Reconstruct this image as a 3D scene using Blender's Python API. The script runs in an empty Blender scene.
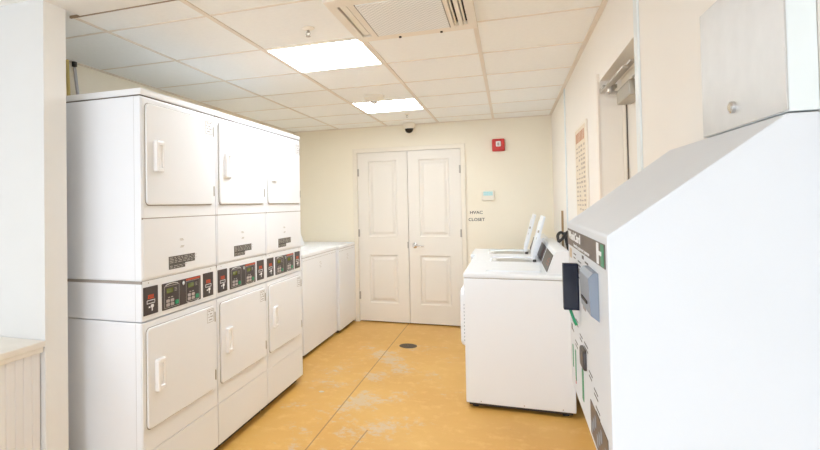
import bpy, bmesh, math, random
from mathutils import Vector, Matrix
random.seed(4)
S = bpy.context.scene
COL = S.collection
PI = math.pi

# ------------------------------------------------------------------ materials
def mat(name, col, rough=0.5, metal=0.0, var=0.03, scale=6.0, bump=0.0, bscale=60.0, emit=None, estr=0.0, spec=0.5, coat=0.0):
    m = bpy.data.materials.new(name); m.use_nodes = True
    nt = m.node_tree; N = nt.nodes; L = nt.links
    b = N['Principled BSDF']
    b.inputs['Roughness'].default_value = rough
    b.inputs['Metallic'].default_value = metal
    b.inputs['Specular IOR Level'].default_value = spec
    b.inputs['Coat Weight'].default_value = coat
    tc = N.new('ShaderNodeTexCoord')
    nz = N.new('ShaderNodeTexNoise'); nz.inputs['Scale'].default_value = scale; nz.inputs['Detail'].default_value = 4
    L.new(tc.outputs['Object'], nz.inputs['Vector'])
    rp = N.new('ShaderNodeValToRGB')
    rp.color_ramp.elements[0].position = 0.3; rp.color_ramp.elements[1].position = 0.7
    rp.color_ramp.elements[0].color = tuple(c * (1 - var) for c in col) + (1,)
    rp.color_ramp.elements[1].color = tuple(min(1, c * (1 + var)) for c in col) + (1,)
    L.new(nz.outputs['Fac'], rp.inputs['Fac']); L.new(rp.outputs['Color'], b.inputs['Base Color'])
    if bump:
        n2 = N.new('ShaderNodeTexNoise'); n2.inputs['Scale'].default_value = bscale; n2.inputs['Detail'].default_value = 3
        L.new(tc.outputs['Object'], n2.inputs['Vector'])
        bp = N.new('ShaderNodeBump'); bp.inputs['Strength'].default_value = bump; bp.inputs['Distance'].default_value = 0.002
        L.new(n2.outputs['Fac'], bp.inputs['Height']); L.new(bp.outputs['Normal'], b.inputs['Normal'])
    if emit:
        b.inputs['Emission Color'].default_value = emit + (1,); b.inputs['Emission Strength'].default_value = estr
    return m

M = {}
M['wall'] = mat('cream wall paint', (0.90, 0.84, 0.705), 0.75, var=0.012, scale=2, bump=0.06, bscale=180)
M['wall_white'] = mat('white lobby wall paint', (0.71, 0.71, 0.70), 0.7, var=0.01, bump=0.05, bscale=180)
M['pillar'] = mat('pale wall end paint', (0.88, 0.88, 0.86), 0.7, var=0.01, bump=0.05, bscale=180)
M['tile'] = mat('ceiling tile fibre', (0.93, 0.93, 0.905), 0.9, var=0.012, scale=40, bump=0.35, bscale=350, spec=0.1)
M['tee'] = mat('ceiling grid paint', (0.80, 0.72, 0.62), 0.5, var=0.01)
M['tee_edge'] = mat('painted ceiling shadow line', (0.30, 0.22, 0.15), 0.8)
M['doorpaint'] = mat('off white door paint', (0.83, 0.79, 0.72), 0.4, var=0.01, scale=3)
M['casing'] = mat('off white casing paint', (0.86, 0.80, 0.69), 0.42, var=0.01)
M['dryer'] = mat('white dryer enamel', (0.845, 0.86, 0.88), 0.5, var=0.008, scale=2, spec=0.25)
M['dryer_side'] = mat('white cabinet enamel', (0.86, 0.88, 0.92), 0.42, var=0.012, scale=3)
M['washer'] = mat('white washer enamel', (0.81, 0.845, 0.89), 0.3, var=0.01, scale=2)
M['kiosk'] = mat('white powder coat', (0.72, 0.745, 0.78), 0.5, var=0.012, scale=4, bump=0.05, bscale=300)
M['seam_grey'] = mat('grey seam and shadow line', (0.36, 0.32, 0.29), 0.7)
M['seam'] = mat('dark seam', (0.16, 0.13, 0.11), 0.8)
M['black'] = mat('dark brown control plastic', (0.045, 0.032, 0.03), 0.35, var=0.1)
M['plate'] = mat('dark rating plate', (0.085, 0.075, 0.065), 0.5, var=0.3, scale=60)
M['print'] = mat('pale print ink', (0.55, 0.52, 0.47), 0.6)
M['white'] = mat('bright white plastic', (0.86, 0.86, 0.86), 0.35)
M['grip'] = mat('moulded white handle plastic', (0.93, 0.93, 0.94), 0.25)
M['orange'] = mat('orange red print', (0.62, 0.09, 0.03), 0.5, var=0.1)
M['green'] = mat('green plastic key', (0.01, 0.27, 0.12), 0.4)
M['lcd'] = mat('olive lcd screen', (0.13, 0.15, 0.02), 0.2)
M['key'] = mat('grey keypad key', (0.48, 0.42, 0.40), 0.4)
M['steel'] = mat('brushed stainless steel', (0.60, 0.59, 0.57), 0.45, metal=0.5, var=0.03, scale=20)
M['chrome'] = mat('polished chrome', (0.75, 0.75, 0.76), 0.12, metal=1.0)
M['nickel'] = mat('satin nickel', (0.48, 0.44, 0.39), 0.35, metal=0.9)
M['bronze'] = mat('aged bronze closer', (0.42, 0.38, 0.31), 0.4, metal=0.5)
M['drain'] = mat('dark cast drain', (0.12, 0.09, 0.06), 0.6, metal=0.4)
M['red'] = mat('fire alarm red', (0.55, 0.02, 0.015), 0.35)
M['teal'] = mat('pale teal screen', (0.42, 0.68, 0.70), 0.3, var=0.1, scale=80)
M['ink'] = mat('dark ink', (0.08, 0.07, 0.07), 0.6)
M['navy'] = mat('black navy plastic', (0.008, 0.010, 0.026), 0.45, spec=0.2)
M['bluegrey'] = mat('blue grey plastic', (0.24, 0.275, 0.33), 0.45)
M['greyplastic'] = mat('warm grey plastic', (0.38, 0.33, 0.31), 0.5)
M['brown'] = mat('brown printed strip', (0.125, 0.09, 0.072), 0.45, var=0.05)
M['beige'] = mat('beige sticker', (0.62, 0.50, 0.36), 0.6)
M['raceway'] = mat('white plastic raceway', (0.80, 0.85, 0.85), 0.35)
M['rubber'] = mat('black hose rubber', (0.02, 0.018, 0.018), 0.5)
M['rod'] = mat('brown wood rod', (0.42, 0.28, 0.14), 0.6)
M['pipe_grey'] = mat('grey conduit', (0.46, 0.46, 0.50), 0.4, metal=0.2)
M['pipe_yellow'] = mat('yellow gas tubing', (0.62, 0.48, 0.16), 0.45)
M['countertop'] = mat('cream laminate', (0.86, 0.82, 0.75), 0.35, var=0.03, scale=12)
M['grille'] = mat('pale perforated grille', (0.86, 0.86, 0.83), 0.6)
M['dark'] = mat('dark void', (0.05, 0.04, 0.035), 0.8)
M['paper'] = mat('cream notice paper', (0.80, 0.70, 0.55), 0.7, var=0.04, scale=30)
M['diffuser'] = mat('glowing light diffuser', (0.95, 0.95, 0.95), 0.5, emit=(0.88, 0.94, 1.0), estr=15.0)
M['wrap'] = mat('soft grey seam', (0.60, 0.60, 0.61), 0.6)
M['tub'] = mat('steel wash tub', (0.5, 0.5, 0.5), 0.3, metal=0.9)

M['bead'] = mat('white beadboard paint', (0.86, 0.86, 0.87), 0.5, var=0.01)

def perforated():
    m = M['grille']; nt = m.node_tree; N = nt.nodes; L = nt.links; b = N['Principled BSDF']
    tc = N.new('ShaderNodeTexCoord'); v = N.new('ShaderNodeTexChecker'); v.inputs['Scale'].default_value = 75
    v.inputs['Color1'].default_value = (0.90, 0.90, 0.88, 1); v.inputs['Color2'].default_value = (0.72, 0.73, 0.72, 1)
    L.new(tc.outputs['Object'], v.inputs['Vector']); L.new(v.outputs['Color'], b.inputs['Base Color'])
perforated()

def floor_mat():
    m = bpy.data.materials.new('ochre painted concrete'); m.use_nodes = True
    nt = m.node_tree; N = nt.nodes; L = nt.links; b = N['Principled BSDF']
    b.inputs['Roughness'].default_value = 0.42
    tc = N.new('ShaderNodeTexCoord')
    def noise(s, d=5, r=0.55):
        n = N.new('ShaderNodeTexNoise'); n.inputs['Scale'].default_value = s; n.inputs['Detail'].default_value = d
        n.inputs['Roughness'].default_value = r; L.new(tc.outputs['Object'], n.inputs['Vector']); return n.outputs['Fac']
    def ramp(f, a, bb, c0=(0, 0, 0, 1), c1=(1, 1, 1, 1)):
        r = N.new('ShaderNodeValToRGB'); r.color_ramp.elements[0].position = a; r.color_ramp.elements[1].position = bb
        r.color_ramp.elements[0].color = c0; r.color_ramp.elements[1].color = c1; L.new(f, r.inputs['Fac']); return r.outputs['Color']
    def math_(op, a, c):
        n = N.new('ShaderNodeMath'); n.operation = op
        for i, v in enumerate((a, c)):
            if v is None: continue
            if isinstance(v, (int, float)): n.inputs[i].default_value = v
            else: L.new(v, n.inputs[i])
        return n.outputs[0]
    def mix(f, a, c):
        n = N.new('ShaderNodeMix'); n.data_type = 'RGBA'
        L.new(f, n.inputs['Factor'])
        for k, v in ((6, a), (7, c)):
            if isinstance(v, tuple): n.inputs[k].default_value = v
            else: L.new(v, n.inputs[k])
        return n.outputs[2]
    base = ramp(noise(1.6), 0.3, 0.72, (0.615, 0.33, 0.07, 1), (0.69, 0.41, 0.105, 1))
    base = mix(ramp(noise(9, 6, .7), 0.52, 0.75), base, (0.74, 0.47, 0.155, 1))
    sep = N.new('ShaderNodeSeparateXYZ'); L.new(tc.outputs['Object'], sep.inputs[0]); X = sep.outputs[0]; Y = sep.outputs[1]
    # worn traffic lane in the middle of the room
    lane = math_('SUBTRACT', 1.0, math_('DIVIDE', math_('ABSOLUTE', math_('SUBTRACT', X, 0.30), None), 0.75))
    lane = math_('MULTIPLY', lane, math_('LESS_THAN', Y, -0.9))
    lane = math_('MAXIMUM', lane, 0.0)
    wv = math_('ADD', math_('MULTIPLY', noise(3.0, 3), 0.45), math_('MULTIPLY', noise(17.0, 9, 0.8), 0.55))
    worn = ramp(math_('ADD', wv, math_('MULTIPLY', lane, 0.115)), 0.602, 0.655)
    worn = math_('MULTIPLY', worn, math_('GREATER_THAN', lane, 0.01))
    c = mix(math_('MULTIPLY', worn, 0.6), base, (0.56, 0.50, 0.39, 1))
    specks = ramp(noise(30, 4, .6), 0.71, 0.74)
    c = mix(math_('MULTIPLY', specks, 0.5), c, (0.36, 0.22, 0.09, 1))
    dx = math_('LESS_THAN', math_('ABSOLUTE', math_('SUBTRACT', X, 0.186), None), 0.0045)
    c = mix(math_('MULTIPLY', dx, 0.7), c, (0.20, 0.10, 0.03, 1))
    xx = math_('SUBTRACT', X, math_('MULTIPLY', math_('ADD', Y, 3.1), 0.08))
    cr = math_('LESS_THAN', math_('ABSOLUTE', math_('SUBTRACT', xx, 0.455), None), 0.004)
    cr = math_('MULTIPLY', cr, math_('LESS_THAN', math_('ABSOLUTE', math_('ADD', Y, 3.16), None), 0.17))
    c = mix(math_('MULTIPLY', cr, 0.7), c, (0.20, 0.11, 0.04, 1))
    L.new(c, b.inputs['Base Color'])
    bp = N.new('ShaderNodeBump'); bp.inputs['Strength'].default_value = 0.12; bp.inputs['Distance'].default_value = 0.003
    L.new(noise(25, 6), bp.inputs['Height']); L.new(bp.outputs['Normal'], b.inputs['Normal'])
    return m
M['floor'] = floor_mat()

# ------------------------------------------------------------------ mesh helpers
def box(bm, x0, x1, y0, y1, z0, z1, bev=0.0, seg=2):
    r = bmesh.ops.create_cube(bm, size=1.0)
    vs = r['verts']
    for v in vs:
        v.co = Vector(((x0 + x1) / 2 + v.co.x * (x1 - x0), (y0 + y1) / 2 + v.co.y * (y1 - y0), (z0 + z1) / 2 + v.co.z * (z1 - z0)))
    if bev:
        es = list({e for v in vs for e in v.link_edges})
        bmesh.ops.bevel(bm, geom=es, offset=bev, segments=seg, affect='EDGES', profile=0.6)

AX = {'+x': Matrix(((0, 0, 1), (1, 0, 0), (0, 1, 0))), '-x': Matrix(((0, 0, -1), (-1, 0, 0), (0, 1, 0))),
      '-y': Matrix(((1, 0, 0), (0, 0, -1), (0, 1, 0))), '-z': Matrix(((1, 0, 0), (0, -1, 0), (0, 0, -1))),
      '+z': Matrix(((1, 0, 0), (0, 1, 0), (0, 0, 1)))}

def rr(bm, ax, o, u0, u1, v0, v1, d0, d1, r=0.01, ch=0.0, seg=4):
    """rounded rectangle slab on the plane with the given outward axis; (u,v) in-plane from origin o, thickness d0..d1 outward"""
    A = AX[ax]; o = Vector(o)
    def ring(ins, d):
        pts = []; R = max(r - ins, 0.0005)
        for (cx, cy, a0) in ((u1 - ins - R, v1 - ins - R, 0), (u0 + ins + R, v1 - ins - R, PI / 2), (u0 + ins + R, v0 + ins + R, PI), (u1 - ins - R, v0 + ins + R, 1.5 * PI)):
            for k in range(seg + 1):
                a = a0 + k / seg * PI / 2
                pts.append(bm.verts.new(o + A @ Vector((cx + R * math.cos(a), cy + R * math.sin(a), d))))
        return pts
    rings = [ring(0, d0), ring(0, d1 - ch)]
    if ch:
        rings.append(ring(ch * 0.3, d1 - ch * 0.3)); rings.append(ring(ch, d1))
    n = len(rings[0])
    for a, b in zip(rings, rings[1:]):
        for i in range(n):
            bm.faces.new((a[i], a[(i + 1) % n], b[(i + 1) % n], b[i]))
    bm.faces.new(rings[-1]); bm.faces.new(list(reversed(rings[0])))

def frustum(bm, c0, c1, r0, r1, n=24, caps=True):
    c0 = Vector(c0); c1 = Vector(c1); d = (c1 - c0).normalized()
    a = d.orthogonal().normalized(); b = d.cross(a)
    R0 = [bm.verts.new(c0 + (a * math.cos(t) + b * math.sin(t)) * r0) for t in [2 * PI * k / n for k in range(n)]]
    R1 = [bm.verts.new(c1 + (a * math.cos(t) + b * math.sin(t)) * r1) for t in [2 * PI * k / n for k in range(n)]]
    for i in range(n): bm.faces.new((R0[i], R0[(i + 1) % n], R1[(i + 1) % n], R1[i]))
    if caps: bm.faces.new(list(reversed(R0))); bm.faces.new(R1)

def lathe(bm, c, ax, prof, n=28):
    """prof = [(radius, along)]"""
    c = Vector(c); A = AX[ax]; rings = []
    for r, h in prof:
        rings.append([bm.verts.new(c + A @ Vector((max(r, 1e-4) * math.cos(2 * PI * k / n), max(r, 1e-4) * math.sin(2 * PI * k / n), h))) for k in range(n)])
    for a, b in zip(rings, rings[1:]):
        for i in range(n): bm.faces.new((a[i], a[(i + 1) % n], b[(i + 1) % n], b[i]))
    bm.faces.new(list(reversed(rings[0]))); bm.faces.new(rings[-1])

def prism(bm, poly, y0, y1, bev=0.0):
    """poly in (x,z), extruded along y"""
    a = [bm.verts.new((x, y0, z)) for x, z in poly]; b = [bm.verts.new((x, y1, z)) for x, z in poly]
    n = len(poly); f = [bm.faces.new(a), bm.faces.new(list(reversed(b)))]
    for i in range(n): f.append(bm.faces.new((a[i], b[i], b[(i + 1) % n], a[(i + 1) % n])))
    if bev:
        es = list({e for v in a + b for e in v.link_edges})
        bmesh.ops.bevel(bm, geom=es, offset=bev, segments=2, affect='EDGES', profile=0.6)

def tube(bm, pts, r, n=10, caps=True):
    pts = [Vector(p) for p in pts]; prev = None; rings = []
    ref = Vector((0.3, 0.5, 0.81)).normalized()
    for i, p in enumerate(pts):
        t = (pts[min(i + 1, len(pts) - 1)] - pts[max(i - 1, 0)]).normalized()
        a = (ref - t * ref.dot(t)).normalized(); b = t.cross(a); ref = a
        rings.append([bm.verts.new(p + (a * math.cos(2 * PI * k / n) + b * math.sin(2 * PI * k / n)) * r) for k in range(n)])
    for a, b in zip(rings, rings[1:]):
        for i in range(n): bm.faces.new((a[i], a[(i + 1) % n], b[(i + 1) % n], b[i]))
    if caps: bm.faces.new(list(reversed(rings[0]))); bm.faces.new(rings[-1])

def spline(P, n=8):
    P = [Vector(p) for p in P]; out = []
    for i in range(len(P) - 1):
        p0 = P[max(i - 1, 0)]; p1 = P[i]; p2 = P[i + 1]; p3 = P[min(i + 2, len(P) - 1)]
        for k in range(n):
            t = k / n
            out.append(0.5 * ((2 * p1) + (p2 - p0) * t + (2 * p0 - 5 * p1 + 4 * p2 - p3) * t * t + (3 * p1 - p0 - 3 * p2 + p3) * t ** 3))
    out.append(P[-1]); return out

def obj(name, fn, m, parent=None, smooth=True, loc=None, label=None):
    bm = bmesh.new(); fn(bm)
    bmesh.ops.recalc_face_normals(bm, faces=bm.faces)
    me = bpy.data.meshes.new(name); bm.to_mesh(me); bm.free()
    me.materials.append(M[m] if isinstance(m, str) else m)
    if smooth:
        for p in me.polygons: p.use_smooth = len(p.vertices) <= 4 and p.area < 0.004
        try: me.set_sharp_from_angle(angle=math.radians(32))
        except Exception: pass
        for p in me.polygons: p.use_smooth = len(p.vertices) <= 4 and p.area < 0.004
    o = bpy.data.objects.new(name, me); COL.objects.link(o)
    if parent: o.parent = parent
    if loc: o.location = loc
    if label: o['label'] = label
    return o

def B(name, m, parent, *a, **k):
    bev = k.pop('bev', 0.0)
    return obj(name, lambda bm: box(bm, *a, bev=bev), m, parent, **k)
def RR(name, m, parent, *a, **k):
    lab = k.pop('label', None)
    return obj(name, lambda bm: rr(bm, *a, **k), m, parent, label=lab)

def text_into(bm, s, size, ax, pos, depth=0.001, align='CENTER', sx=1.0, bold=0.0):
    cu = bpy.data.curves.new('txt', 'FONT'); cu.body = s; cu.size = size; cu.extrude = depth; cu.align_x = align; cu.align_y = 'CENTER'
    cu.offset = bold; cu.resolution_u = 3
    o = bpy.data.objects.new('txt', cu); COL.objects.link(o)
    dg = bpy.context.evaluated_depsgraph_get()
    me = bpy.data.meshes.new_from_object(o.evaluated_get(dg))
    A = AX[ax].to_4x4(); A.translation = Vector(pos)
    me.transform(A @ Matrix.Diagonal((sx, 1, 1, 1)))
    bm.from_mesh(me)
    bpy.data.objects.remove(o); bpy.data.curves.remove(cu); bpy.data.meshes.remove(me)

def thing(name, label, cat, loc=(0, 0, 0), rz=0.0, group=None):
    o = bpy.data.objects.new(name, None); COL.objects.link(o); o.empty_display_size = 0.1
    o.location = loc; o.rotation_euler = (0, 0, rz); o['label'] = label; o['category'] = cat
    if group: o['group'] = group
    return o
def tag(o, label, cat, group=None):
    o['label'] = label; o['category'] = cat
    if group: o['group'] = group
    return o
def struct(name, fn, m, parent=None, smooth=False):
    o = obj(name, fn, m, parent, smooth=smooth)
    if not parent: o['kind'] = 'structure'
    return o
def copy_tree(o, parent=None):
    c = o.copy(); COL.objects.link(c)
    if parent: c.parent = parent
    for ch in [x for x in KIDS if x.parent == o]: copy_tree(ch, c)
    return c
def dup(root, loc, label, rz=None):
    global KIDS
    KIDS = list(S.objects)
    r = copy_tree(root); r.location = loc; r['label'] = label
    if rz is not None: r.rotation_euler = (0, 0, rz)
    return r

# ------------------------------------------------------------------ the room
H = 2.376
XL, XR = -1.255, 1.80
OPY0, OPY1 = -4.50, -4.375         # wall between laundry and lobby
XE = -0.575                        # its free end
FX0, FX1, FY = -3.6, 3.2, -12.0
struct('floor', lambda bm: box(bm, FX0, FX1, FY, 0.25, -0.12, 0.0), 'floor')
struct('trim_10', lambda bm: box(bm, FX0 + 0.15, FX1, FY, -5.75, 0.0, 0.004), mat('added pale bounce floor', (0.74, 0.73, 0.71), 0.35))  # unseen pale floor strip, added to brighten and neutralise the bounced light
struct('ceiling', lambda bm: box(bm, FX0, FX1, FY, 0.25, H, H + 0.10), 'tile')

DL, DR, DH = -0.403, 0.825, 2.058
def backwall(bm):
    y0, y1 = 0.0, 0.2
    box(bm, XL - 0.2, DL - 0.012, y0, y1, 0, H); box(bm, DR + 0.012, XR + 0.3, y0, y1, 0, H)
    box(bm, DL - 0.012, DR + 0.012, y0, y1, DH + 0.012, H)
struct('wall_back', backwall, 'wall')
struct('wall_left', lambda bm: box(bm, XL - 0.15, XL, OPY1, 0.0, 0, H), 'wall')
def stub(bm): box(bm, FX0 + 0.15, XE, OPY0, OPY1, 0, H)
so = struct('wall_divider', stub, 'pillar')
so.data.materials.append(M['wall_white'])
for p in so.data.polygons:
    if p.normal.y < -0.9: p.material_index = 1
# right wall with the door recess
RY0, RY1, RH = -4.03, -3.20, 2.055
def rightwall(bm):
    box(bm, XR, XR + 0.25, RY1, 0.0, 0, H); box(bm, XR, XR + 0.25, FY, RY0, 0, H)
    box(bm, XR, XR + 0.25, RY0, RY1, RH, H)
struct('wall_right', rightwall, mat('pale peach wall paint', (0.89, 0.845, 0.775), 0.7, var=0.012, scale=2, bump=0.06, bscale=180))
struct('wall_lobby_left', lambda bm: box(bm, FX0, FX0 + 0.15, FY, OPY1, 0, H), 'wall_white')
# front wall with wide shop windows behind the viewer
def frontwall(bm):
    box(bm, FX0, FX1, FY - 0.15, FY, 0, 0.35); box(bm, FX0, FX1, FY - 0.15, FY, 2.25, H)
    box(bm, FX0, FX0 + 0.3, FY - 0.15, FY, 0.35, 2.25); box(bm, XR - 0.2, FX1, FY - 0.15, FY, 0.35, 2.25)
struct('wall_front', frontwall, 'wall_white')
def mull(bm):
    xs = [FX0 + 0.3, -1.7, -0.05, XR - 0.2]
    for x in xs: box(bm, x - 0.03, x + 0.03, FY - 0.10, FY - 0.04, 0.35, 2.25)
    for z in (0.38, 2.22): box(bm, xs[0], xs[-1], FY - 0.10, FY - 0.04, z - 0.03, z + 0.03)
struct('window_1', mull, 'nickel')

# ceiling grid: tees of one suspended grid
X4, J0, T = 1.197, -0.3735, 0.61
CY = -4.275
def grid(bm):
    z0 = H - 0.006
    for k in range(5):
        x = X4 - k * T; hw = 0.012 if k < 3 else 0.007
        if x > XL: box(bm, x - hw, x + hw, CY, -0.001, z0, H + 0.001)
    for j in range(7):
        y = J0 - j * T
        if y > CY: box(bm, XL, XR, y - 0.0055, y + 0.0055, z0 + 0.002, H + 0.001)
    box(bm, XR - 0.024, XR, CY, 0, z0 - 0.002, H + 0.001)
    box(bm, XL, XR, -0.018, 0, z0 - 0.001, H + 0.001)
    box(bm, XL, XL + 0.018, CY, 0, z0 - 0.001, H + 0.001)
struct('trim_1', grid, 'tee')
# plaster soffit over the lobby side, a dark strip paints the shadow line along its edge
struct('trim_3', lambda bm: box(bm, XE, XR, FY, CY - 0.012, H - 0.010, H - 0.0005), mat('plaster soffit', (0.86, 0.83, 0.78), 0.8, var=0.01, bump=0.08))
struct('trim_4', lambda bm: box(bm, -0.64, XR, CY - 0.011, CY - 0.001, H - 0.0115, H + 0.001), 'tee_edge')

# ------------------------------------------------------------------ back double door
def casing(bm):
    w = 0.055
    for (a, b_) in ((DL - w, DL - 0.004), (DR + 0.004, DR + w)):
        box(bm, a, b_, -0.018, -0.0005, 0, DH + 0.004, bev=0.003)
    box(bm, DL - w, DR + w, -0.018, -0.0005, DH + 0.004, DH + w, bev=0.003)
    for (a, b_) in ((DL - w, DL - w + 0.012), (DR + w - 0.012, DR + w)):
        box(bm, a, b_, -0.024, -0.016, 0, DH + w, bev=0.002)
    box(bm, DL - w, DR + w, -0.024, -0.016, DH + w - 0.012, DH + w, bev=0.002)
    box(bm, DL - 0.011, DL - 0.0035, 0.0, 0.08, 0, DH + 0.01); box(bm, DR + 0.0035, DR + 0.011, 0.0, 0.08, 0, DH + 0.01)
    box(bm, DL - 0.011, DR + 0.011, 0.0, 0.08, DH + 0.004, DH + 0.011)
struct('trim_5', casing, 'casing')
struct('trim_6', lambda bm: box(bm, DL, DR, 0.050, 0.055, 0.0, DH), 'dark')   # dark sheet standing in for the closet's shade behind the door gaps
def door_leaf(bm, x0, x1):
    z0, z1 = 0.014, DH
    yb, yf = 0.046, 0.006
    # stiles, rails
    px0, px1 = x0 + 0.13, x1 - 0.13
    zs = [(0.235, 0.815), (1.035, 1.955)]
    box(bm, x0, px0, yf, yb, z0, z1); box(bm, px1, x1, yf, yb, z0, z1)
    box(bm, px0, px1, yf, yb, z0, zs[0][0]); box(bm, px0, px1, yf, yb, zs[0][1], zs[1][0]); box(bm, px0, px1, yf, yb, zs[1][1], z1)
    for a, c in zs:
        box(bm, px0, px1, yf + 0.014, yb, a, c)
        # ogee slope then raised field
        def ring(ins, y): return [bm.verts.new(v) for v in ((px0 + ins, y, a + ins), (px1 - ins, y, a + ins), (px1 - ins, y, c - ins), (px0 + ins, y, c - ins))]
        rs = [ring(0, yf), ring(0.012, yf + 0.0135), ring(0.03, yf + 0.0135), ring(0.055, yf + 0.003), ring(0.06, yf + 0.002)]
        for r0, r1 in zip(rs, rs[1:]):
            for i in range(4): bm.faces.new((r0[i], r0[(i + 1) % 4], r1[(i + 1) % 4], r1[i]))
        bm.faces.new(rs[-1])
def hinge(parent, x, z, name='hinge'):
    def f(bm):
        frustum(bm, (x, -0.004, z - 0.045), (x, -0.004, z + 0.045), 0.008, 0.008, 12)
        box(bm, x - 0.012, x + 0.012, -0.0035, 0.004, z - 0.045, z + 0.045)
    o = obj(name, f, 'nickel', parent); return o
XC = 0.211
d1 = struct('door_1', lambda bm: door_leaf(bm, DL, XC - 0.003), 'doorpaint')
d2 = struct('door_2', lambda bm: door_leaf(bm, XC + 0.003, DR), 'doorpaint')
for z in (1.82, 1.08, 0.32):
    hinge(d1, DL + 0.004, z); hinge(d2, DR - 0.004, z)
def lever(bm):
    c = (0.285, 0.006, 0.932)
    lathe(bm, c, '-y', [(0.033, 0), (0.034, 0.004), (0.030, 0.012), (0.014, 0.016), (0.012, 0.045), (0.015, 0.055), (0.010, 0.060)])
    tube(bm, spline([(0.285, -0.046, 0.932), (0.32, -0.052, 0.934), (0.36, -0.05, 0.929), (0.395, -0.044, 0.926)], 5), 0.0085)
obj('door_handle', lever, 'chrome', d2)
B('latch_plate', 'nickel', d1, XC - 0.016, XC - 0.0035, 0.003, 0.0065, 0.90, 0.975)

# ------------------------------------------------------------------ right wall door (seen at a grazing angle)
XD = XR + 0.11
struct('door_3', lambda bm: box(bm, XD, XD + 0.045, RY0 + 0.02, RY1 - 0.075, 0.01, RH - 0.045), 'doorpaint')
def frame3(bm):
    box(bm, XR + 0.100, XD + 0.05, RY1 - 0.070, RY1 - 0.001, 0, RH - 0.001); box(bm, XR + 0.100, XD + 0.05, RY0 + 0.001, RY0 + 0.016, 0, RH - 0.001)
    box(bm, XR + 0.100, XD + 0.05, RY0 + 0.016, RY1 - 0.070, RH - 0.040, RH - 0.001)
struct('trim_7', frame3, 'casing')
struct('trim_8', lambda bm: box(bm, XR + 0.104, XR + 0.109, RY1 - 0.0765, RY1 - 0.0705, 0, RH - 0.05), 'seam')
def fr3b(bm):
    box(bm, XR - 0.012, XR - 0.0005, RY1 + 0.0, RY1 + 0.045, 0, RH + 0.04, bev=0.003)
struct('trim_9', fr3b, mat('peach casing paint', (0.86, 0.79, 0.70), 0.5, var=0.01))
clo = thing('door_closer', 'bronze hydraulic door closer with folded arm high on the right hand door', 'door closer', (XD, -3.52, 1.93))
B('closer_body', 'bronze', clo, -0.065, -0.0005, -0.14, 0.14, -0.035, 0.035, bev=0.008)
obj('closer_arm', lambda bm: (box(bm, -0.100, -0.078, -0.35, 0.14, 0.062, 0.072, bev=0.002), box(bm, -0.118, -0.096, -0.30, 0.26, 0.050, 0.060, bev=0.002)), 'nickel', clo)
obj('closer_pivot', lambda bm: (frustum(bm, (-0.09, 0.13, 0.03), (-0.09, 0.13, 0.078), 0.016, 0.014, 14), box(bm, -0.10, -0.05, 0.115, 0.145, 0.02, 0.032)), 'nickel', clo)
obj('bracket', lambda bm: box(bm, -0.115, -0.05, 0.20, 0.295, 0.065, 0.082, bev=0.003), 'bronze', clo)

# raceways on the right wall
def raceway(name, y, w, z0, z1, label):
    o = obj(name, lambda bm: (rr(bm, '-x', (XR - 0.0005, 0, 0), -y - w / 2, -y + w / 2, z0, z1, 0, 0.008, r=0.002, ch=0.002),
                              box(bm, XR - 0.011, XR - 0.0005, y - w / 2 - 0.004, y + w / 2 + 0.004, z0 + 0.6, z0 + 0.65, bev=0.003)), 'raceway')
    return tag(o, label, 'raceway', 'white raceways on the right wall')
raceway('cable_raceway', -1.46, 0.05, 0.0, H - 0.012, 'narrow white vertical cable raceway on the far part of the right wall, by the notice')
raceway('cable_raceway', -4.065, 0.055, 0.0, H - 0.012, 'wide pale vertical raceway on the right wall beside the door closer')

# notice on right wall
nt_ = thing('wall_notice', 'tall framed notice of printed columns on the right wall', 'notice', (XR - 0.001, -2.47, 1.62))
B('frame', 'casing', nt_, -0.012, 0, -0.27, 0.27, -0.31, 0.31, bev=0.003)
B('sheet', 'paper', nt_, -0.0135, -0.0122, -0.25, 0.25, -0.29, 0.29)
def rows(bm):
    for c in range(4):
        for r in range(15):
            if random.random() < 0.85:
                y = -0.22 + c * 0.115; L_ = random.uniform(0.05, 0.095); z = 0.16 - r * 0.029
                box(bm, -0.0142, -0.0136, y, y + L_, z, z + random.choice((0.009, 0.014)))
obj('print', rows, mat('brown notice print', (0.50, 0.42, 0.34), 0.7), nt_, smooth=False)
obj('heading', lambda bm: [box(bm, -0.0142, -0.0136, -0.20 + k * 0.07, -0.15 + k * 0.07, 0.20, 0.265) for k in range(6)], mat('terracotta heading print', (0.55, 0.27, 0.15), 0.7), nt_, smooth=False)

# ------------------------------------------------------------------ back wall items
fa = thing('fire_alarm', 'small red square fire alarm with white strobe high on the back wall', 'fire alarm', (1.246, 0, 2.075))
RR('housing', 'red', fa, '-y', (0, 0, 0), -0.067, 0.067, -0.072, 0.066, 0, 0.045, r=0.012, ch=0.010)
RR('strobe', 'white', fa, '-y', (0, -0.0455, 0), -0.026, 0.026, -0.022, 0.038, 0, 0.012, r=0.008, ch=0.004)
RR('strobe_core', 'key', fa, '-y', (0, -0.058, 0), -0.010, 0.010, -0.010, 0.022, 0, 0.002, r=0.004)
th = thing('thermostat', 'pale square thermostat with teal screen on the back wall', 'thermostat', (1.123, 0, 1.512))
RR('case', 'casing', th, '-y', (0, 0, 0), -0.068, 0.068, -0.062, 0.052, 0, 0.024, r=0.010, ch=0.006)
RR('screen', 'teal', th, '-y', (0, -0.025, 0), -0.050, 0.050, -0.005, 0.040, 0, 0.001, r=0.004)
sg = obj('closet_lettering', lambda bm: (text_into(bm, 'HVAC', 0.048, '-y', (0.990, -0.0018, 1.315), 0.0008, bold=0.0004, sx=1.1),
                                 text_into(bm, 'CLOSET', 0.048, '-y', (0.992, -0.0018, 1.235), 0.0008, bold=0.0004, sx=1.05)), 'ink', smooth=False)
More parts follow.
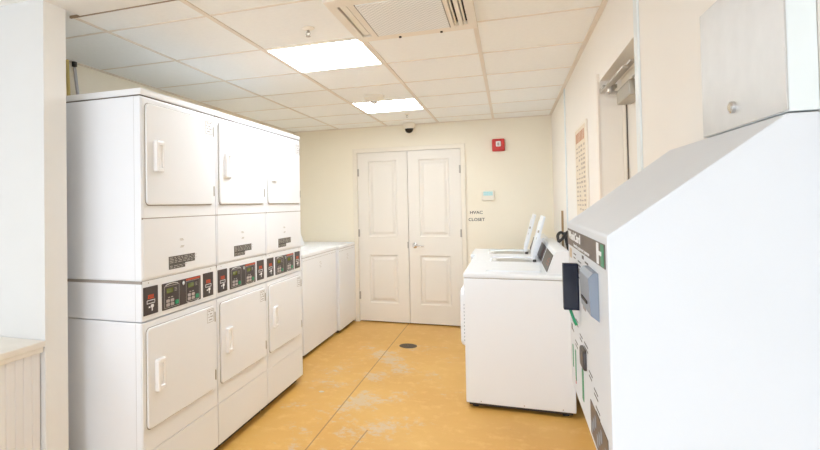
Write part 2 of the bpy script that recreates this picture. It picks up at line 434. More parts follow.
tag(sg, 'small dark HVAC CLOSET lettering on the back wall beside the double door', 'sign')
cam_ = thing('security_camera', 'small dome security camera with dark dome on the ceiling above the double door', 'camera', (0.262, -0.11, H - 0.001))
obj('housing', lambda bm: lathe(bm, (0, 0, 0), '-z', [(0.066, 0), (0.074, 0.01), (0.070, 0.05), (0.060, 0.066), (0.050, 0.068)]), 'casing', cam_)
obj('dome', lambda bm: lathe(bm, (0, 0, -0.068), '-z', [(0.049, 0), (0.048, 0.012), (0.042, 0.028), (0.030, 0.042), (0.014, 0.050), (0.0, 0.052)]), mat('smoked dome', (0.03, 0.022, 0.02), 0.12), cam_)

# ------------------------------------------------------------------ ceiling fittings
def light(x, y, label):
    t = thing('ceiling_light', label, 'ceiling light', (x, y, H), group='recessed ceiling light panels')
    def fr(bm):
        a = 0.293; b_ = 0.283; z0, z1 = -0.0075, -0.0015
        box(bm, -a, a, -a, -b_, z0, z1); box(bm, -a, a, b_, a, z0, z1); box(bm, -a, -b_, -b_, b_, z0, z1); box(bm, b_, a, -b_, b_, z0, z1)
    obj('frame', fr, 'casing', t, smooth=False)
    B('diffuser', 'diffuser', t, -0.2825, 0.2825, -0.2825, 0.2825, -0.005, -0.0015, smooth=False)
XM = X4 - 1.5 * T
light(XM, J0 - 4.5 * T, 'glowing square ceiling light panel, the larger nearer one')
light(XM, J0 - 1.5 * T, 'glowing square ceiling light panel, the smaller one nearer the back door')

vt = thing('ceiling_air_cassette', 'cream ceiling air conditioning cassette with pale square grille between slots', 'air conditioner', (X4 - 0.5 * T, J0 - 5.5 * T, H - 0.0065))
def cass(bm):
    o_ = 0.318; z0, z1 = -0.024, 0
    slot = [(-0.275, -0.225), (0.205, 0.235), (0.250, 0.280)]
    # strips between slots (slots are through cuts with dark behind)
    xs = [-o_, -0.275, -0.228, 0.208, 0.232, 0.252, 0.276, o_]
    ys = (-0.235, 0.235)
    box(bm, -o_, o_, -o_, ys[0], z0, z1, bev=0.004); box(bm, -o_, o_, ys[1], o_, z0, z1, bev=0.004)
    for a, b_ in ((xs[0], xs[1]), (xs[2], xs[3]), (xs[4], xs[5]), (xs[6], xs[7])): box(bm, a, b_, ys[0] - 0.003, ys[1] + 0.003, z0, z1, bev=0.002)
obj('housing', cass, mat('cream cassette plastic', (0.86, 0.79, 0.69), 0.5, var=0.01), vt)
obj('slot_cavity', lambda bm: box(bm, -0.29, 0.29, -0.24, 0.24, -0.0035, -0.0005), 'dark', vt, smooth=False)
obj('louver', lambda bm: box(bm, -0.268, -0.236, -0.228, 0.228, -0.016, -0.010), 'casing', vt, smooth=False)
obj('louver', lambda bm: box(bm, 0.213, 0.221, -0.228, 0.228, -0.018, -0.010), 'casing', vt, smooth=False)
obj('louver', lambda bm: box(bm, 0.257, 0.266, -0.228, 0.228, -0.018, -0.010), 'casing', vt, smooth=False)
obj('grille', lambda bm: rr(bm, '-z', (0, 0, -0.024), -0.190, 0.185, -0.235, 0.235, 0, 0.004, r=0.004, ch=0.001), 'grille', vt)
obj('grille_rim', lambda bm: [box(bm, a, b_, c, d, -0.0275, -0.0235) for a, b_, c, d in ((-0.194, -0.1905, -0.24, 0.24), (0.1855, 0.189, -0.24, 0.24))], 'seam_grey', vt, smooth=False)
for dx in (-0.09, 0.13):
    obj('latch', lambda bm: box(bm, dx, dx + 0.012, 0.288, 0.300, -0.031, -0.0235, bev=0.001), 'dark', vt)

def sprinkler(name, x, y, s, label):
    t = thing(name, label, 'sprinkler', (x, y, H - 0.0005), group='sprinkler heads in the ceiling')
    obj('escutcheon', lambda bm: lathe(bm, (0, 0, 0), '-z', [(0.038 * s, 0), (0.037 * s, 0.004 * s), (0.022 * s, 0.012 * s), (0.012 * s, 0.014 * s)]), 'casing', t)
    def head(bm):
        lathe(bm, (0, 0, -0.014 * s), '-z', [(0.009 * s, 0), (0.009 * s, 0.012 * s), (0.005 * s, 0.014 * s)], 14)
        tube(bm, [(-0.009 * s, 0, -0.024 * s), (-0.014 * s, 0, -0.036 * s), (-0.003 * s, 0, -0.048 * s)], 0.0025 * s, 6)
        tube(bm, [(0.009 * s, 0, -0.024 * s), (0.014 * s, 0, -0.036 * s), (0.003 * s, 0, -0.048 * s)], 0.0025 * s, 6)
        lathe(bm, (0, 0, -0.048 * s), '-z', [(0.014 * s, 0), (0.014 * s, 0.003 * s)], 14)
    obj('sprinkler_head', head, 'nickel', t)
    return t
sprinkler('fire_sprinkler', 0.363, -3.672, 0.9, 'small pendant fire sprinkler in the ceiling before the larger light panel')
sprinkler('fire_sprinkler', 0.355, -0.742, 0.7, 'tiny fire sprinkler in the ceiling near the dome camera')
sd = thing('smoke_detector', 'round off-white ceiling detector just before the smaller light panel', 'smoke detector', (0.262, -1.80, H - 0.0005))
obj('base', lambda bm: lathe(bm, (0, 0, 0), '-z', [(0.086, 0), (0.088, 0.022), (0.074, 0.036), (0.052, 0.044), (0.034, 0.048)]), 'casing', sd)
obj('sensor_tip', lambda bm: lathe(bm, (0, 0, -0.048), '-z', [(0.030, 0), (0.028, 0.016), (0.016, 0.022)], 18), 'nickel', sd)

# pipes at the left wall above the dryers
pg = thing('conduit_pipe', 'grey vertical conduit with dark collar on the left wall above the dryers', 'pipe', (XL + 0.030, -3.665, 0))
obj('pipe', lambda bm: tube(bm, [(0, 0.05, 1.2), (0, 0.045, 2.05), (0, 0.02, 2.2), (0, 0, 2.335)], 0.010, 12), 'pipe_grey', pg)
obj('collar', lambda bm: frustum(bm, (0, 0, 2.340), (0, 0, 2.369), 0.015, 0.015, 14), 'dark', pg)
yo = obj('gas_pipe', lambda bm: tube(bm, [(XL + 0.02, -3.70, 1.2), (XL + 0.02, -3.70, 2.1), (XL + 0.02, -3.715, 2.37)], 0.011, 12), 'pipe_yellow')
tag(yo, 'thin yellow vertical gas pipe beside the grey conduit', 'pipe')

# floor drain
fd = thing('floor_drain', 'round dark metal floor drain before the double door', 'drain', (0.357, -0.955, 0.0))
obj('rim', lambda bm: lathe(bm, (0, 0, 0.0005), '+z', [(0.088, 0), (0.088, 0.002), (0.080, 0.0035)], 36), 'drain', fd)
def dg_(bm):
    for r in (0.02, 0.04, 0.06):
        for k in range(int(r * 300)):
            a = 2 * PI * k / int(r * 300)
            box(bm, r * math.cos(a) - 0.004, r * math.cos(a) + 0.004, r * math.sin(a) - 0.004, r * math.sin(a) + 0.004, 0.0041, 0.0046)
obj('drain_holes', dg_, 'dark', fd, smooth=False)
# loose chips on the floor
def chip(x, y, s, label):
    def f(bm):
        n = 7; a = [bm.verts.new((s * random.uniform(.6, 1) * math.cos(2 * PI * k / n), s * 0.7 * random.uniform(.6, 1) * math.sin(2 * PI * k / n), 0.0005)) for k in range(n)]
        b_ = [bm.verts.new(v.co + Vector((0, 0, 0.002))) for v in a]
        bm.faces.new(list(reversed(a))); bm.faces.new(b_)
        for i in range(n): bm.faces.new((a[i], a[(i + 1) % n], b_[(i + 1) % n], b_[i]))
    o = obj('paint_chip', f, mat('pale chip', (0.62, 0.57, 0.47), 0.7), loc=(x, y, 0)); tag(o, label, 'paint chip')
chip(-0.045, -2.43, 0.028, 'pale flake of paint on the floor beside the farthest stacked dryer')

# ------------------------------------------------------------------ stacked dryers (front faces +x, local x=0 is the front)
W = 0.6650
def build_dryer(label):
    t = thing('stacked_dryer', label, 'dryer', (-0.266, -4.247, 0), group='stacked dryers along the left wall')
    D = -0.80; g = 0.0015; y0, y1 = g, W - g
    B('toe_kick', 'dark', t, D, -0.055, y0 + 0.01, y1 - 0.01, 0.0, 0.058)
    B('lower_cabinet', 'dryer_side', t, D, -0.006, y0, y1, 0.058, 0.903, bev=0.006)
    B('kick_panel', 'dryer', t, -0.0062, 0.000, y0 + 0.003, y1 - 0.003, 0.058, 0.292, bev=0.002)
    B('front_panel', 'dryer', t, -0.0062, 0.000, y0 + 0.003, y1 - 0.003, 0.2965, 0.901, bev=0.002)
    B('control_housing', 'dryer_side', t, D, -0.0005, y0, y1, 0.9065, 1.083, bev=0.006)
    B('control_fascia', 'dryer', t, -0.0006, 0.0015, y0 + 0.004, y1 - 0.004, 0.911, 1.095, bev=0.0015)
    B('fascia_seam', 'seam_grey', t, 0.0015, 0.0030, y0 + 0.004, y1 - 0.004, 1.3835, 1.3925)
    up = obj('upper_cabinet', lambda bm: box(bm, D, 0.002, y0, y1, 1.0845 + 0.0105, 1.966, bev=0.010), 'dryer_side', t)
    B('upper_fascia', 'dryer', t, 0.0018, 0.0045, y0 + 0.012, y1 - 0.012, 1.108, 1.386, bev=0.0015)
    B('upper_front_panel', 'dryer', t, 0.0018, 0.0045, y0 + 0.012, y1 - 0.012, 1.3905, 1.955, bev=0.0015)
    B('top_cap', 'dryer', t, D, 0.006, y0, y1, 1.9695, 2.002, bev=0.008)
    B('top_seam', 'seam', t, D + 0.01, -0.001, y0 + 0.004, y1 - 0.004, 1.9655, 1.970)
    B('waist_seam', 'seam_grey', t, D + 0.005, -0.004, y0 + 0.003, y1 - 0.003, 1.0825, 1.0955)
    for (a_, b_) in ((0.062, 0.900), (0.910, 1.080), (1.10, 1.962)):
        B('wrap_seam', 'wrap', t, -0.036, -0.0345, y0 - 0.0006, y0 + 0.0004, a_, b_, smooth=False)
    def door(z0, z1, x, hz, name):
        RR('door_shadow_line', 'seam_grey', t, '+x', (x, 0, 0), 0.027, 0.6265, z0 - 0.0045, z1 + 0.0025, -0.001, 0.0018, r=0.026)  # grey plate peeking out round the door as a painted shadow line
        d = RR(name, 'dryer', t, '+x', (x, 0, 0), 0.030, 0.624, z0, z1, 0.0019, 0.011, r=0.024, ch=0.005)
        # pull handle with a recess in the middle
        def hd(bm):
            o = (x + 0.0112, 0, 0)
            y0_, y1_ = 0.080, 0.155
            rr(bm, '+x', o, y0_, y0_ + 0.022, hz, hz + 0.148, 0, 0.020, r=0.008, ch=0.005)
            rr(bm, '+x', o, y1_ - 0.016, y1_, hz, hz + 0.148, 0, 0.010, r=0.006, ch=0.004)
            rr(bm, '+x', o, y0_ + 0.012, y1_ - 0.006, hz + 0.128, hz + 0.148, 0, 0.014, r=0.006, ch=0.004)
            rr(bm, '+x', o, y0_ + 0.012, y1_ - 0.006, hz, hz + 0.020, 0, 0.014, r=0.006, ch=0.004)
            rr(bm, '+x', o, y0_ + 0.010, y1_ - 0.008, hz + 0.01, hz + 0.138, 0, 0.002, r=0.004)
        obj('door_handle', hd, 'grip', d)
        def lb(bm):
            X = x + 0.0112
            for k, (a, c) in enumerate(((0.555, 0.575), (0.585, 0.602), (0.550, 0.556), (0.570, 0.592), (0.556, 0.566), (0.575, 0.604), (0.560, 0.595))):
                z = z1 - 0.020 - (k // 2) * 0.016
                box(bm, X, X + 0.0005, a, c, z - 0.0045, z)
            za, zb = z1 - 0.085, z1 - 0.012
            for q in ((0.543, 0.545, za, zb), (0.609, 0.611, za, zb), (0.543, 0.611, za, za + 0.002), (0.543, 0.611, zb - 0.002, zb)): box(bm, X, X + 0.0005, *q)
        obj('care_label', lb, mat('label ink', (0.36, 0.32, 0.29), 0.6) if 'label ink' not in bpy.data.materials else bpy.data.materials['label ink'], d, smooth=False)
        for z in (z0 + 0.075, z1 - 0.065):
            obj('hinge', lambda bm: box(bm, x + 0.0005, x + 0.011, 0.6275, 0.6335, z - 0.028, z + 0.028, bev=0.001), 'nickel', t)
    door(0.402, 0.872, 0.000, 0.565, 'lower_door')
    door(1.452, 1.934, 0.0045, 1.612, 'upper_door')
    X = 0.0016
    # card reader panels
    for a, c in ((0.010, 0.117), (0.518, 0.622)):
        p = RR('card_reader', 'black', t, '+x', (X, 0, 0), a, c, 0.934, 1.066, 0, 0.003, r=0.003, ch=0.001)
        m_ = (a + c) / 2; XX = X + 0.0031
        obj('arrow_print', lambda bm: ([box(bm, XX, XX + 0.0004, m_ - 0.022 + k * 0.009, m_ - 0.016 + k * 0.009, 1.012 + random.uniform(0, .004), 1.028) for k in range(5)], box(bm, XX, XX + 0.0004, m_ - 0.024, m_ + 0.024, 1.009, 1.013)), 'orange', p, smooth=False)
        def slot(bm):
            for (b0, b1, c0, c1) in ((m_ - 0.030, m_ + 0.028, 1.000, 1.003), (m_ - 0.030, m_ + 0.028, 0.986, 0.989), (m_ - 0.031, m_ - 0.028, 0.986, 1.003), (m_ + 0.026, m_ + 0.029, 0.990, 1.003)):
                box(bm, XX, XX + 0.0006, b0, b1, c0, c1)
        obj('card_slot', slot, 'white', p, smooth=False)
        obj('hand_symbol', lambda bm: (rr(bm, '+x', (XX, 0, 0), m_ - 0.002, m_ + 0.020, 0.966, 0.981, 0, 0.0005, r=0.005), rr(bm, '+x', (XX, 0, 0), m_ - 0.018, m_ - 0.006, 0.966, 0.974, 0, 0.0005, r=0.003), rr(bm, '+x', (XX, 0, 0), m_ + 0.004, m_ + 0.012, 0.950, 0.972, 0, 0.0005, r=0.003)), 'white', p, smooth=False)
    # centre controller
    cp = RR('control_panel', 'black', t, '+x', (X, 0, 0), 0.150, 0.492, 0.932, 1.063, 0, 0.003, r=0.004, ch=0.001)
    XX = X + 0.0031
    for i, a in enumerate((0.166, 0.352)):
        c = a + 0.125
        def ol(bm):
            for (b0, b1, c0, c1) in ((a, c, 0.940, 0.9418), (a, a + 0.0018, 0.940, 1.048), (c - 0.0018, c, 0.940, 1.048), (a, c, 1.0462, 1.048)):
                box(bm, XX, XX + 0.0004, b0, b1, c0, c1)
        obj('outline_print', ol, 'print', cp, smooth=False)
        def arc(bm):
            s = 1 if i == 0 else -1; zc = 1.050 if i == 0 else 0.9385
            pts = [(XX + 0.0002, (a + c) / 2 + 0.052 * math.cos(q), zc + s * 0.008 * math.sin(q)) for q in [PI * k / 10 for k in range(11)]]
            tube(bm, pts, 0.0016, 6)
        obj('arc_print', arc, 'white', cp)
        RR('display_screen', 'lcd', cp, '+x', (XX, 0, 0), a + 0.018, a + 0.072, 1.012, 1.036, 0, 0.0008, r=0.002)
        obj('small_print', lambda bm: [box(bm, XX, XX + 0.0004, a + 0.03 + k * 0.025, a + 0.046 + k * 0.025, 0.988, 0.992) for k in range(2)] + [box(bm, XX, XX + 0.0004, a + 0.085, a + 0.105, 1.016 + k * 0.007, 1.018 + k * 0.007) for k in range(3)], 'print', cp, smooth=False)
        for q in range(4):
            by = a + 0.014 + (q % 2) * 0.036; bz = 0.947 + (q // 2) * 0.019
            RR('button', 'key', cp, '+x', (XX, 0, 0), by, by + 0.028, bz, bz + 0.015, 0, 0.0022, r=0.005, ch=0.001)
        RR('start_button', 'green', cp, '+x', (XX, 0, 0), a + 0.088, a + 0.118, 0.9475, 0.9685, 0, 0.0022, r=0.006, ch=0.001, label='green start button')
    B('strip_print', 'orange', cp, XX, XX + 0.0004, 0.352, 0.484, 1.051, 1.060)
    obj('key_lock', lambda bm: lathe(bm, (XX, 0.323, 1.044), '+x', [(0.011, 0), (0.011, 0.005), (0.006, 0.006)], 16), 'chrome', cp)
    # rating plate above
    def rp(bm):
        box(bm, 0.0046, 0.0056, 0.205, 0.437, 1.150, 1.191); box(bm, 0.0046, 0.0056, 0.205, 0.345, 1.127, 1.1502)
    pl = obj('rating_plate', rp, 'plate', t, smooth=False)
    def rl(bm):
        for z in (1.184, 1.176, 1.168, 1.160, 1.143, 1.135):
            y = 0.212
            while y < (0.335 if z < 1.15 else 0.425):
                w = random.uniform(0.012, 0.035); box(bm, 0.0057, 0.0060, y, y + w, z - 0.0018, z + 0.0006); y += w + 0.01
    obj('plate_print', rl, 'print', pl, smooth=False)
    obj('badge_print', lambda bm: [box(bm, 0.0046, 0.0050, 0.300 + dx, 0.330 + dx, z, z + 0.004) for dx, z in ((0.0, 1.272), (0.006, 1.266), (0.01, 1.236), (0.004, 1.230))], 'print', t, smooth=False)
    obj('housing_screw', lambda bm: [lathe(bm, (0.0016, y, 1.084), '+x', [(0.003, 0), (0.003, 0.001)], 8) for y in (0.05, 0.60)], 'nickel', t)
    return t
dr = build_dryer('white stacked dryer nearest the room opening, its tall side panel showing')
dup(dr, (-0.266, -4.247 + W, 0), 'white stacked dryer in the middle of the row of three stacks')
dup(dr, (-0.266, -4.247 + 2 * W, 0), 'white stacked dryer at the far end of the stacks, beside the low washers')

# ------------------------------------------------------------------ top load washers
def build_washer(name, label, group, loc, rz, w, top, cx0, lid, front_vent, face='plate', side_mat='washer'):
    """local x=0 front facing +x, y 0..w"""
    t = thing(name, label, 'washer', loc, rz, group)
    D = -0.70; g = 0.0015; y0, y1 = g, w - g
    B('cabinet', side_mat, t, D, 0.0, y0, y1, 0.035, top - 0.036, bev=0.009)
    B('toe_kick', 'dark', t, D + 0.02, -0.02, y0 + 0.02, y1 - 0.02, 0.018, 0.036)
    for fx in (-0.06, D + 0.06):
        for fy in (0.06, w - 0.06):
            obj('leg', lambda bm: lathe(bm, (fx, fy, 0), '+z', [(0.022, 0), (0.022, 0.008), (0.010, 0.012), (0.010, 0.0178)], 14), 'rubber', t)
    B('top_seam', 'seam_grey', t, D + 0.004, -0.003, y0 + 0.003, y1 - 0.003, top - 0.0365, top - 0.0335)
    lx0, lx1 = (cx0 or -0.5) + 0.026, -0.155; ly0, ly1 = 0.13, w - 0.13
    def topf(bm):
        za, zb = top - 0.034, top
        if lid == 'open':
            box(bm, lx1, 0.002, y0, y1, za, zb, bev=0.010); box(bm, D, lx0, y0, y1, za, zb, bev=0.006)
            box(bm, lx0 - 0.006, lx1 + 0.010, y0, ly0, za, zb, bev=0.006); box(bm, lx0 - 0.006, lx1 + 0.010, ly1, y1, za, zb, bev=0.006)
        else:
            box(bm, D, 0.002, y0, y1, za, zb, bev=0.010)
    obj('top_panel', topf, side_mat, t)
    if lid == 'open':
        obj('tub_ring', lambda bm: box(bm, lx0 - 0.004, lx1 + 0.004, ly0 - 0.004, ly1 + 0.004, top - 0.0335, top - 0.012), 'grip', t)
        obj('wash_tub', lambda bm: lathe(bm, ((lx0 + lx1) / 2, w / 2, top - 0.0118), '+z', [(0.15, 0), (0.15, 0.003), (0.135, 0.005), (0.13, 0.001)], 30), 'tub', t)
        L_ = lx1 - lx0 + 0.01
        th_ = math.radians(15)
        def lidf(bm):
            rr(bm, '+x', (0, 0, 0), ly0 + 0.0, ly1 - 0.0, 0.0, L_ - 0.0, -0.008, 0.008, r=0.012, ch=0.004)
        o = obj('lid', lidf, side_mat, t)
        o.location = (lx0 + 0.028, 0, top + 0.012); o.rotation_euler = (0, -th_, 0)
        q = obj('lid_liner', lambda bm: rr(bm, '+x', (0.0095, 0, 0), ly0 + 0.02, ly1 - 0.02, 0.04, L_ - 0.05, 0, 0.004, r=0.03, ch=0.002), side_mat, o)
        q2 = obj('lid_switch', lambda bm: (box(bm, 0.0095, 0.022, ly1 - 0.012, ly1 + 0.002, L_ - 0.14, L_ - 0.12, bev=0.002), box(bm, 0.0095, 0.016, ly1 - 0.06, ly1 - 0.05, L_ - 0.20, L_ - 0.18, bev=0.002)), 'nickel', o)
        for yy in (ly0 + 0.0, ly1 - 0.0):
            obj('lid_hinge', lambda bm: box(bm, lx0 + 0.004, lx0 + 0.030, yy - 0.014, yy + 0.014, top + 0.0005, top + 0.020, bev=0.003), 'black', t)
    elif lid == 'closed':
        o = RR('lid', side_mat, t, '+z', (0, 0, top), lx0, lx1 + 0.01, ly0 - 0.01, ly1 + 0.01, 0.0008, 0.010, r=0.03, ch=0.005)
    if cx0 is not None:
        H1 = 0.146
        prof = [(cx0, top + 0.0005), (cx0 - 0.053, top + H1), (cx0 - 0.062, top + H1 + 0.010), (cx0 - 0.135, top + H1 + 0.018), (D + 0.004, top + H1), (D + 0.004, top + 0.0005)]
        c = obj('control_console', lambda bm: prism(bm, prof, y0 + 0.008, y1 - 0.008, bev=0.004), side_mat, t)
        # face plate on the slope
        ang = math.atan2(0.053, H1)
        f = obj('console_face', lambda bm: rr(bm, '+x', (0, 0, 0), 0.045, w - 0.045, 0.014, 0.136, 0.0008, 0.004, r=0.004, ch=0.001), face, c)
        f.location = (cx0, 0, top); f.rotation_euler = (0, -ang, 0)
        k = face != 'washer' and obj('face_print', lambda bm: ([box(bm, 0.0041, 0.0045, w - 0.14 - q * 0.03, w - 0.125 - q * 0.03, 0.05 + (q % 3) * 0.02, 0.062 + (q % 3) * 0.02) for q in range(5)]), 'orange', c, smooth=False)
        if k: k.location = f.location; k.rotation_euler = f.rotation_euler
    obj('side_screw', lambda bm: [lathe(bm, (xx, yy, 0.052), '-y', [(0.004, -0.0015), (0.004, 0.0015)], 8) for xx in (-0.10, -0.38, -0.62) for yy in (y0, y1)], 'nickel', t)
    if front_vent:
        v = obj('drawer_bulge', lambda bm: rr(bm, '+x', (0.0, 0, 0), w / 2 - 0.15, w / 2 + 0.15, 0.37, 0.80, 0.0003, 0.046, r=0.05, ch=0.030), side_mat, t)
        obj('vent_slot', lambda bm: [box(bm, 0.006, 0.0185, w / 2 + 0.1495, w / 2 + 0.1508, 0.415 + q * 0.026, 0.427 + q * 0.026) for q in range(11)], 'bluegrey', v, smooth=False)
    else:
        B('lower_panel_seam', 'seam_grey', t, 0.0, 0.0006, y0 + 0.012, y1 - 0.012, top - 0.062, top - 0.060)
        obj('label_print', lambda bm: [box(bm, 0.0002, 0.0008, w * 0.46 + dx, w * 0.46 + 0.028 + dx, top - z_, top - z_ + 0.005) for dx, z_ in ((0, .12), (.02, .12), (.03, .14), (0.0, .155), (.02, .17))], 'print', t, smooth=False)
    return t
WR = 0.677
ry = -2.420
gR = 'washers along the right wall'
build_washer('washer', 'white top loading washer with closed lid, nearest on the right wall', gR, (1.030, ry + WR, 0), PI, WR, 0.940, -0.541, 'closed', True)
build_washer('washer', 'white washer with open lid, middle one on the right wall', gR, (1.030, ry + 2 * WR, 0), PI, WR, 0.940, -0.541, 'open', True, 'black')
build_washer('washer', 'white washer with open lid, farthest one on the right wall', gR, (0.990, ry + 3 * WR, 0), PI, WR, 0.940, -0.541, 'open', True, 'black')
gL = 'low washers along the left wall'
build_washer('washer', 'wide low white washer on the left, beside the last stacked dryer', gL, (-0.474, -1.705, 0), 0, 1.012, 0.972, -0.362, 'closed', False, 'washer', 'dryer')
build_washer('washer', 'narrow low white washer on the left, next to the double door', gL, (-0.446, -0.678, 0), 0, 0.650, 0.972, None, 'plain', False, 'washer', 'dryer')
# hoses behind the near right washer
hs = obj('drain_hose', lambda bm: (tube(bm, spline([(1.752, -2.02, 0.60), (1.755, -2.00, 1.0), (1.735, -2.02, 1.15), (1.700, -2.04, 1.205), (1.672, -2.06, 1.185), (1.676, -2.08, 1.140)], 8), 0.010), tube(bm, spline([(1.676, -2.08, 1.140), (1.70, -2.10, 1.165), (1.735, -2.12, 1.215), (1.762, -2.14, 1.18), (1.765, -2.16, 1.05), (1.765, -2.16, 0.60)], 8), 0.010)), 'rubber')
tag(hs, 'looped black drain hose behind the nearest right hand washer', 'hose')
hs = obj('water_hose', lambda bm: (tube(bm, spline([(1.770, -1.83, 0.62), (1.765, -1.85, 1.0), (1.745, -1.87, 1.13), (1.73, -1.90, 1.19), (1.75, -1.94, 1.16), (1.765, -1.945, 1.02), (1.765, -1.945, 0.62)], 8), 0.010),), 'rubber')
tag(hs, 'thinner black water hose curving up behind the drain hose', 'hose')
ro = obj('wood_rod', lambda bm: frustum(bm, (1.765, -1.27, 0.0), (1.775, -1.27, 1.350), 0.010, 0.009, 12), 'rod')
tag(ro, 'thin brown wooden rod standing in the gap behind the right hand washers', 'rod')

# ------------------------------------------------------------------ wall mounted vending / card station (faces -x)
VY0, VY1, VX, VZ0, VZ1 = -5.238, -4.600, 1.500, 0.925, 1.378
vm = thing('vending_machine', 'white sloping-top laundry card vending machine on the right wall in the foreground', 'vending machine', (VX, VY1, VZ0))
def loc_(x, y, z): return (x - VX, y - VY1, z - VZ0)
prof = [(0, 0), (0, VZ1 - VZ0), (1.757 - VX, 1.573 - VZ0), (XR - 0.001 - VX, 1.573 - VZ0), (XR - 0.001 - VX, 0)]
obj('body', lambda bm: prism(bm, prof, VY0 - VY1, 0.0, bev=0.004), 'kiosk', vm)
yw = VY1 - VY0      # face width
# face plane helper: u from 0 (far) to yw (near, towards viewer), axis -x: u = -y
def F(name, m, u0, u1, z0, z1, d=0.0012, r=0.002, parent=None, d0=0.0002, **k):
    return RR(name, m, parent or vm, '-x', (0, 0, -VZ0), u0, u1, z0, z1, d0, d, r=r, **k)
hdr = F('header_strip', 'brown', 0.004, 0.622, 1.318, 1.362)
obj('header_lettering', lambda bm: (text_into(bm, 'WashCard', 0.030, '-x', (-0.0016, -0.160, 1.3455 - VZ0), 0.0005, bold=0.0006, sx=1.9), text_into(bm, 'laundry payment system', 0.011, '-x', (-0.0016, -0.29, 1.3255 - VZ0), 0.0004, sx=2.6)), 'white', hdr, smooth=False)
F('logo_tile', 'white', 0.530, 0.556, 1.320, 1.360, d=0.0018, d0=0.0013, parent=hdr)
F('logo_stripe', 'green', 0.580, 0.612, 1.320, 1.360, d=0.0018, d0=0.0013, parent=hdr)
F('logo_mark', 'white', 0.556, 0.590, 1.338, 1.346, d=0.0022, d0=0.0019, parent=hdr)
F('sticker', 'beige', 0.045, 0.090, 1.285, 1.310)
def smallprint(bm):
    for u, z, w_, h_ in ((.13, 1.30, .05, .003), (.13, 1.29, .04, .003), (.22, 1.29, .06, .003), (.23, 1.28, .04, .003), (.20, 1.25, .05, .003), (.30, 1.305, .03, .008), (.35, 1.30, .05, .004),
                         (.06, 1.12, .05, .003), (.06, 1.11, .06, .003), (.14, 1.13, .05, .003), (.14, 1.12, .05, .003), (.22, 1.11, .05, .003), (.22, 1.10, .04, .003), (.05, 1.085, .04, .004),
                         (.12, 1.07, .05, .003), (.12, 1.06, .05, .003), (.30, 1.11, .06, .003), (.30, 1.10, .06, .003), (.28, 1.085, .05, .003), (.37, 1.065, .05, .003), (.37, 1.055, .04, .003), (.44, 1.05, .05, .003), (.44, 1.04, .05, .003), (.46, 1.02, .05, .003), (.46, 1.01, .05, .003)):
        box(bm, -0.0006, -0.0001, -u - w_, -u, z - VZ0, z + h_ - VZ0)
obj('instruction_print', smallprint, 'plate', vm, smooth=False)
# display block that sticks out
db = B('card_reader_block', 'navy', vm, -0.0350, -0.0003, -0.2285, -0.205, 1.170 - VZ0, 1.284 - VZ0, bev=0.0015)
obj('card_reader_bezel', lambda bm: box(bm, -0.0340, -0.003, -0.2292, -0.2286, 1.174 - VZ0, 1.280 - VZ0), mat('black glass', (0.008, 0.010, 0.022), 0.2), db)
obj('green_tag', lambda bm: tube(bm, [(-0.020, -0.215, 1.1695 - VZ0), (-0.014, -0.218, 1.150 - VZ0), (-0.007, -0.222, 1.132 - VZ0)], 0.0035, 8), 'green', vm)
# grey coin/bill acceptor
def acc(bm):
    u0, u1, z0, z1 = 0.400, 0.537, 1.207, 1.300
    pts0 = [(u0, z0 + 0.03), (u0, z1 - 0.03), (u0 + 0.03, z1), (u1, z1), (u1, z0), (u0 + 0.03, z0)]
    pr_ = [(-0.0003, z0), (-0.015, z0 + 0.012), (-0.018, z1 - 0.010), (-0.010, z1), (-0.0003, z1)]
    a = [bm.verts.new((x, -u0, z - VZ0)) for x, z in pr_]; b_ = [bm.verts.new((x, -u1, z - VZ0)) for x, z in pr_]
    n = len(pr_); bm.faces.new(a); bm.faces.new(list(reversed(b_)))
    for i in range(n): bm.faces.new((a[i], b_[i], b_[(i + 1) % n], a[(i + 1) % n]))
ac = obj('bill_acceptor', acc, 'bluegrey', vm, smooth=False)
obj('bill_slot', lambda bm: box(bm, -0.0180, -0.0120, -0.50, -0.42, 1.235 - VZ0, 1.241 - VZ0), 'dark', ac, smooth=False)
F('menu_panel', 'greyplastic', 0.30, 0.345, 1.190, 1.262)
F('menu_key', 'black', 0.23, 0.25, 1.262, 1.274); 
# lower pockets
for (u0, u1, z0, z1, mm, nm) in ((.052, .068, .985, 1.045, 'green', 'brochure_stripe'), (.110, .126, .965, 1.045, 'green', 'brochure_stripe'), (.112, .118, .955, .975, 'orange', 'red_stripe'),
                             (.246, .272, .962, 1.035, 'green', 'brochure_stripe')):
    F(nm, mm, u0, u1, z0, z1)
F('slot_bezel', 'black', .04, .06, 1.085, 1.100)
hd_ = RR('coin_slide', 'black', vm, '-x', (0, 0, -VZ0), .270, .335, 1.052, 1.098, 0.0003, 0.008, r=0.008, ch=0.004)
sp = F('pattern_plate', 'brown', .385, .600, .940, 1.010)
obj('plate_pattern', lambda bm: [rr(bm, '-x', (-0.0013, 0, -VZ0), .400 + k * .024, .416 + k * .024, .948 + (k % 3) * .014, .962 + (k % 3) * .014 + .01, 0, 0.0006, r=0.004) for k in range(8)], 'bluegrey', sp, smooth=False)

# stainless box on top
mc = thing('steel_lock_box', 'brushed stainless steel lock box above the sloping vending machine', 'lock box', (1.757, -5.238, 1.575))
B('box_body', 'raceway', mc, 0.003, XR - 0.001 - 1.757, 0.001, 0.378, 0.0005, 0.274, bev=0.002)
B('steel_door', 'steel', mc, 0.0, 0.0028, 0.0, 0.379, 0.002, 0.275, bev=0.001)
obj('key_lock', lambda bm: lathe(bm, (0, 0.204, 0.041), '-x', [(0.0115, 0), (0.0115, 0.006), (0.008, 0.008), (0.0075, 0.0085)], 24), 'chrome', mc)

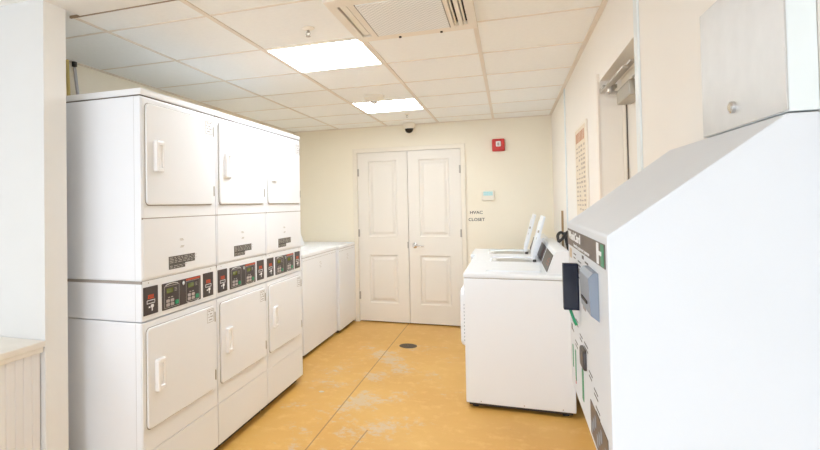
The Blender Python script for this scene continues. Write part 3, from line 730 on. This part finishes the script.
# ------------------------------------------------------------------ counter with bead board side, lower left
ct = thing('beadboard_counter', 'white beadboard sided counter with cream top against the left divider wall', 'counter', (-0.60, OPY0 - 0.002, 0))
obj('beadboard_panel', lambda bm: (box(bm, -0.60, -0.004, -1.5, -0.001, 0.0, 0.815), [box(bm, -0.012, 0.0, -1.5 + k * 0.0416 + 0.001, -1.5 + (k + 1) * 0.0416 - 0.001, 0.0, 0.815, bev=0.0035) for k in range(36)]), 'bead', ct)
B('countertop', 'countertop', ct, -0.63, 0.030, -1.53, 0.0, 0.841, 0.868, bev=0.006)
B('apron_molding', 'countertop', ct, -0.61, 0.018, -1.51, 0.0, 0.816, 0.8405, bev=0.006)

# ------------------------------------------------------------------ light
wd = bpy.data.worlds.new('World'); S.world = wd; wd.use_nodes = True
bg = wd.node_tree.nodes['Background']; bg.inputs[0].default_value = (0.78, 0.87, 1.0, 1); bg.inputs[1].default_value = 3.9
# daylight through the shop window
ld = bpy.data.lights.new('window_daylight', 'AREA'); ld.shape = 'RECTANGLE'; ld.size = 4.7; ld.size_y = 1.85; ld.energy = 1.0
ld.cycles.is_portal = True
lo = bpy.data.objects.new('window_daylight', ld); COL.objects.link(lo); lo.location = (-0.85, FY - 0.02, 1.30); lo.rotation_euler = (PI / 2, 0, 0)
# fill lamps added under the unseen lobby ceiling to brighten the near side
def lamp(x, y, e, w=0.56):
    l = bpy.data.lights.new('lobby_fill_lamp', 'AREA'); l.shape = 'SQUARE'; l.size = w; l.energy = e; l.color = (0.88, 0.93, 1.0)
    o = bpy.data.objects.new('lobby_fill_lamp', l); COL.objects.link(o); o.location = (x, y, H - 0.03)
lamp(XM, -8.2, 30); lamp(-1.6, -8.2, 36)

# ------------------------------------------------------------------ camera
cd = bpy.data.cameras.new('camera'); co = bpy.data.objects.new('camera', cd); COL.objects.link(co)
co.matrix_world = Matrix.Translation((1.3425, -6.2655, 1.4418)) @ Matrix.Rotation(0.3468, 4, 'Z') @ Matrix.Rotation(PI / 2 + 0.02, 4, 'X') @ Matrix.Rotation(-0.017, 4, 'Z')
cd.sensor_width = 36; cd.lens = 526.59 * 36 / 820; cd.shift_x = 91.66 / 820; cd.shift_y = -31.32 / 820
cd.clip_start = 0.02
S.camera = co
S.view_settings.view_transform = 'Standard'; S.view_settings.look = 'None'; S.view_settings.exposure = 0.48; S.view_settings.gamma = 1.0
S.view_settings.use_curve_mapping = False
S.cycles.max_bounces = 10; S.cycles.diffuse_bounces = 7; S.cycles.sample_clamp_indirect = 8
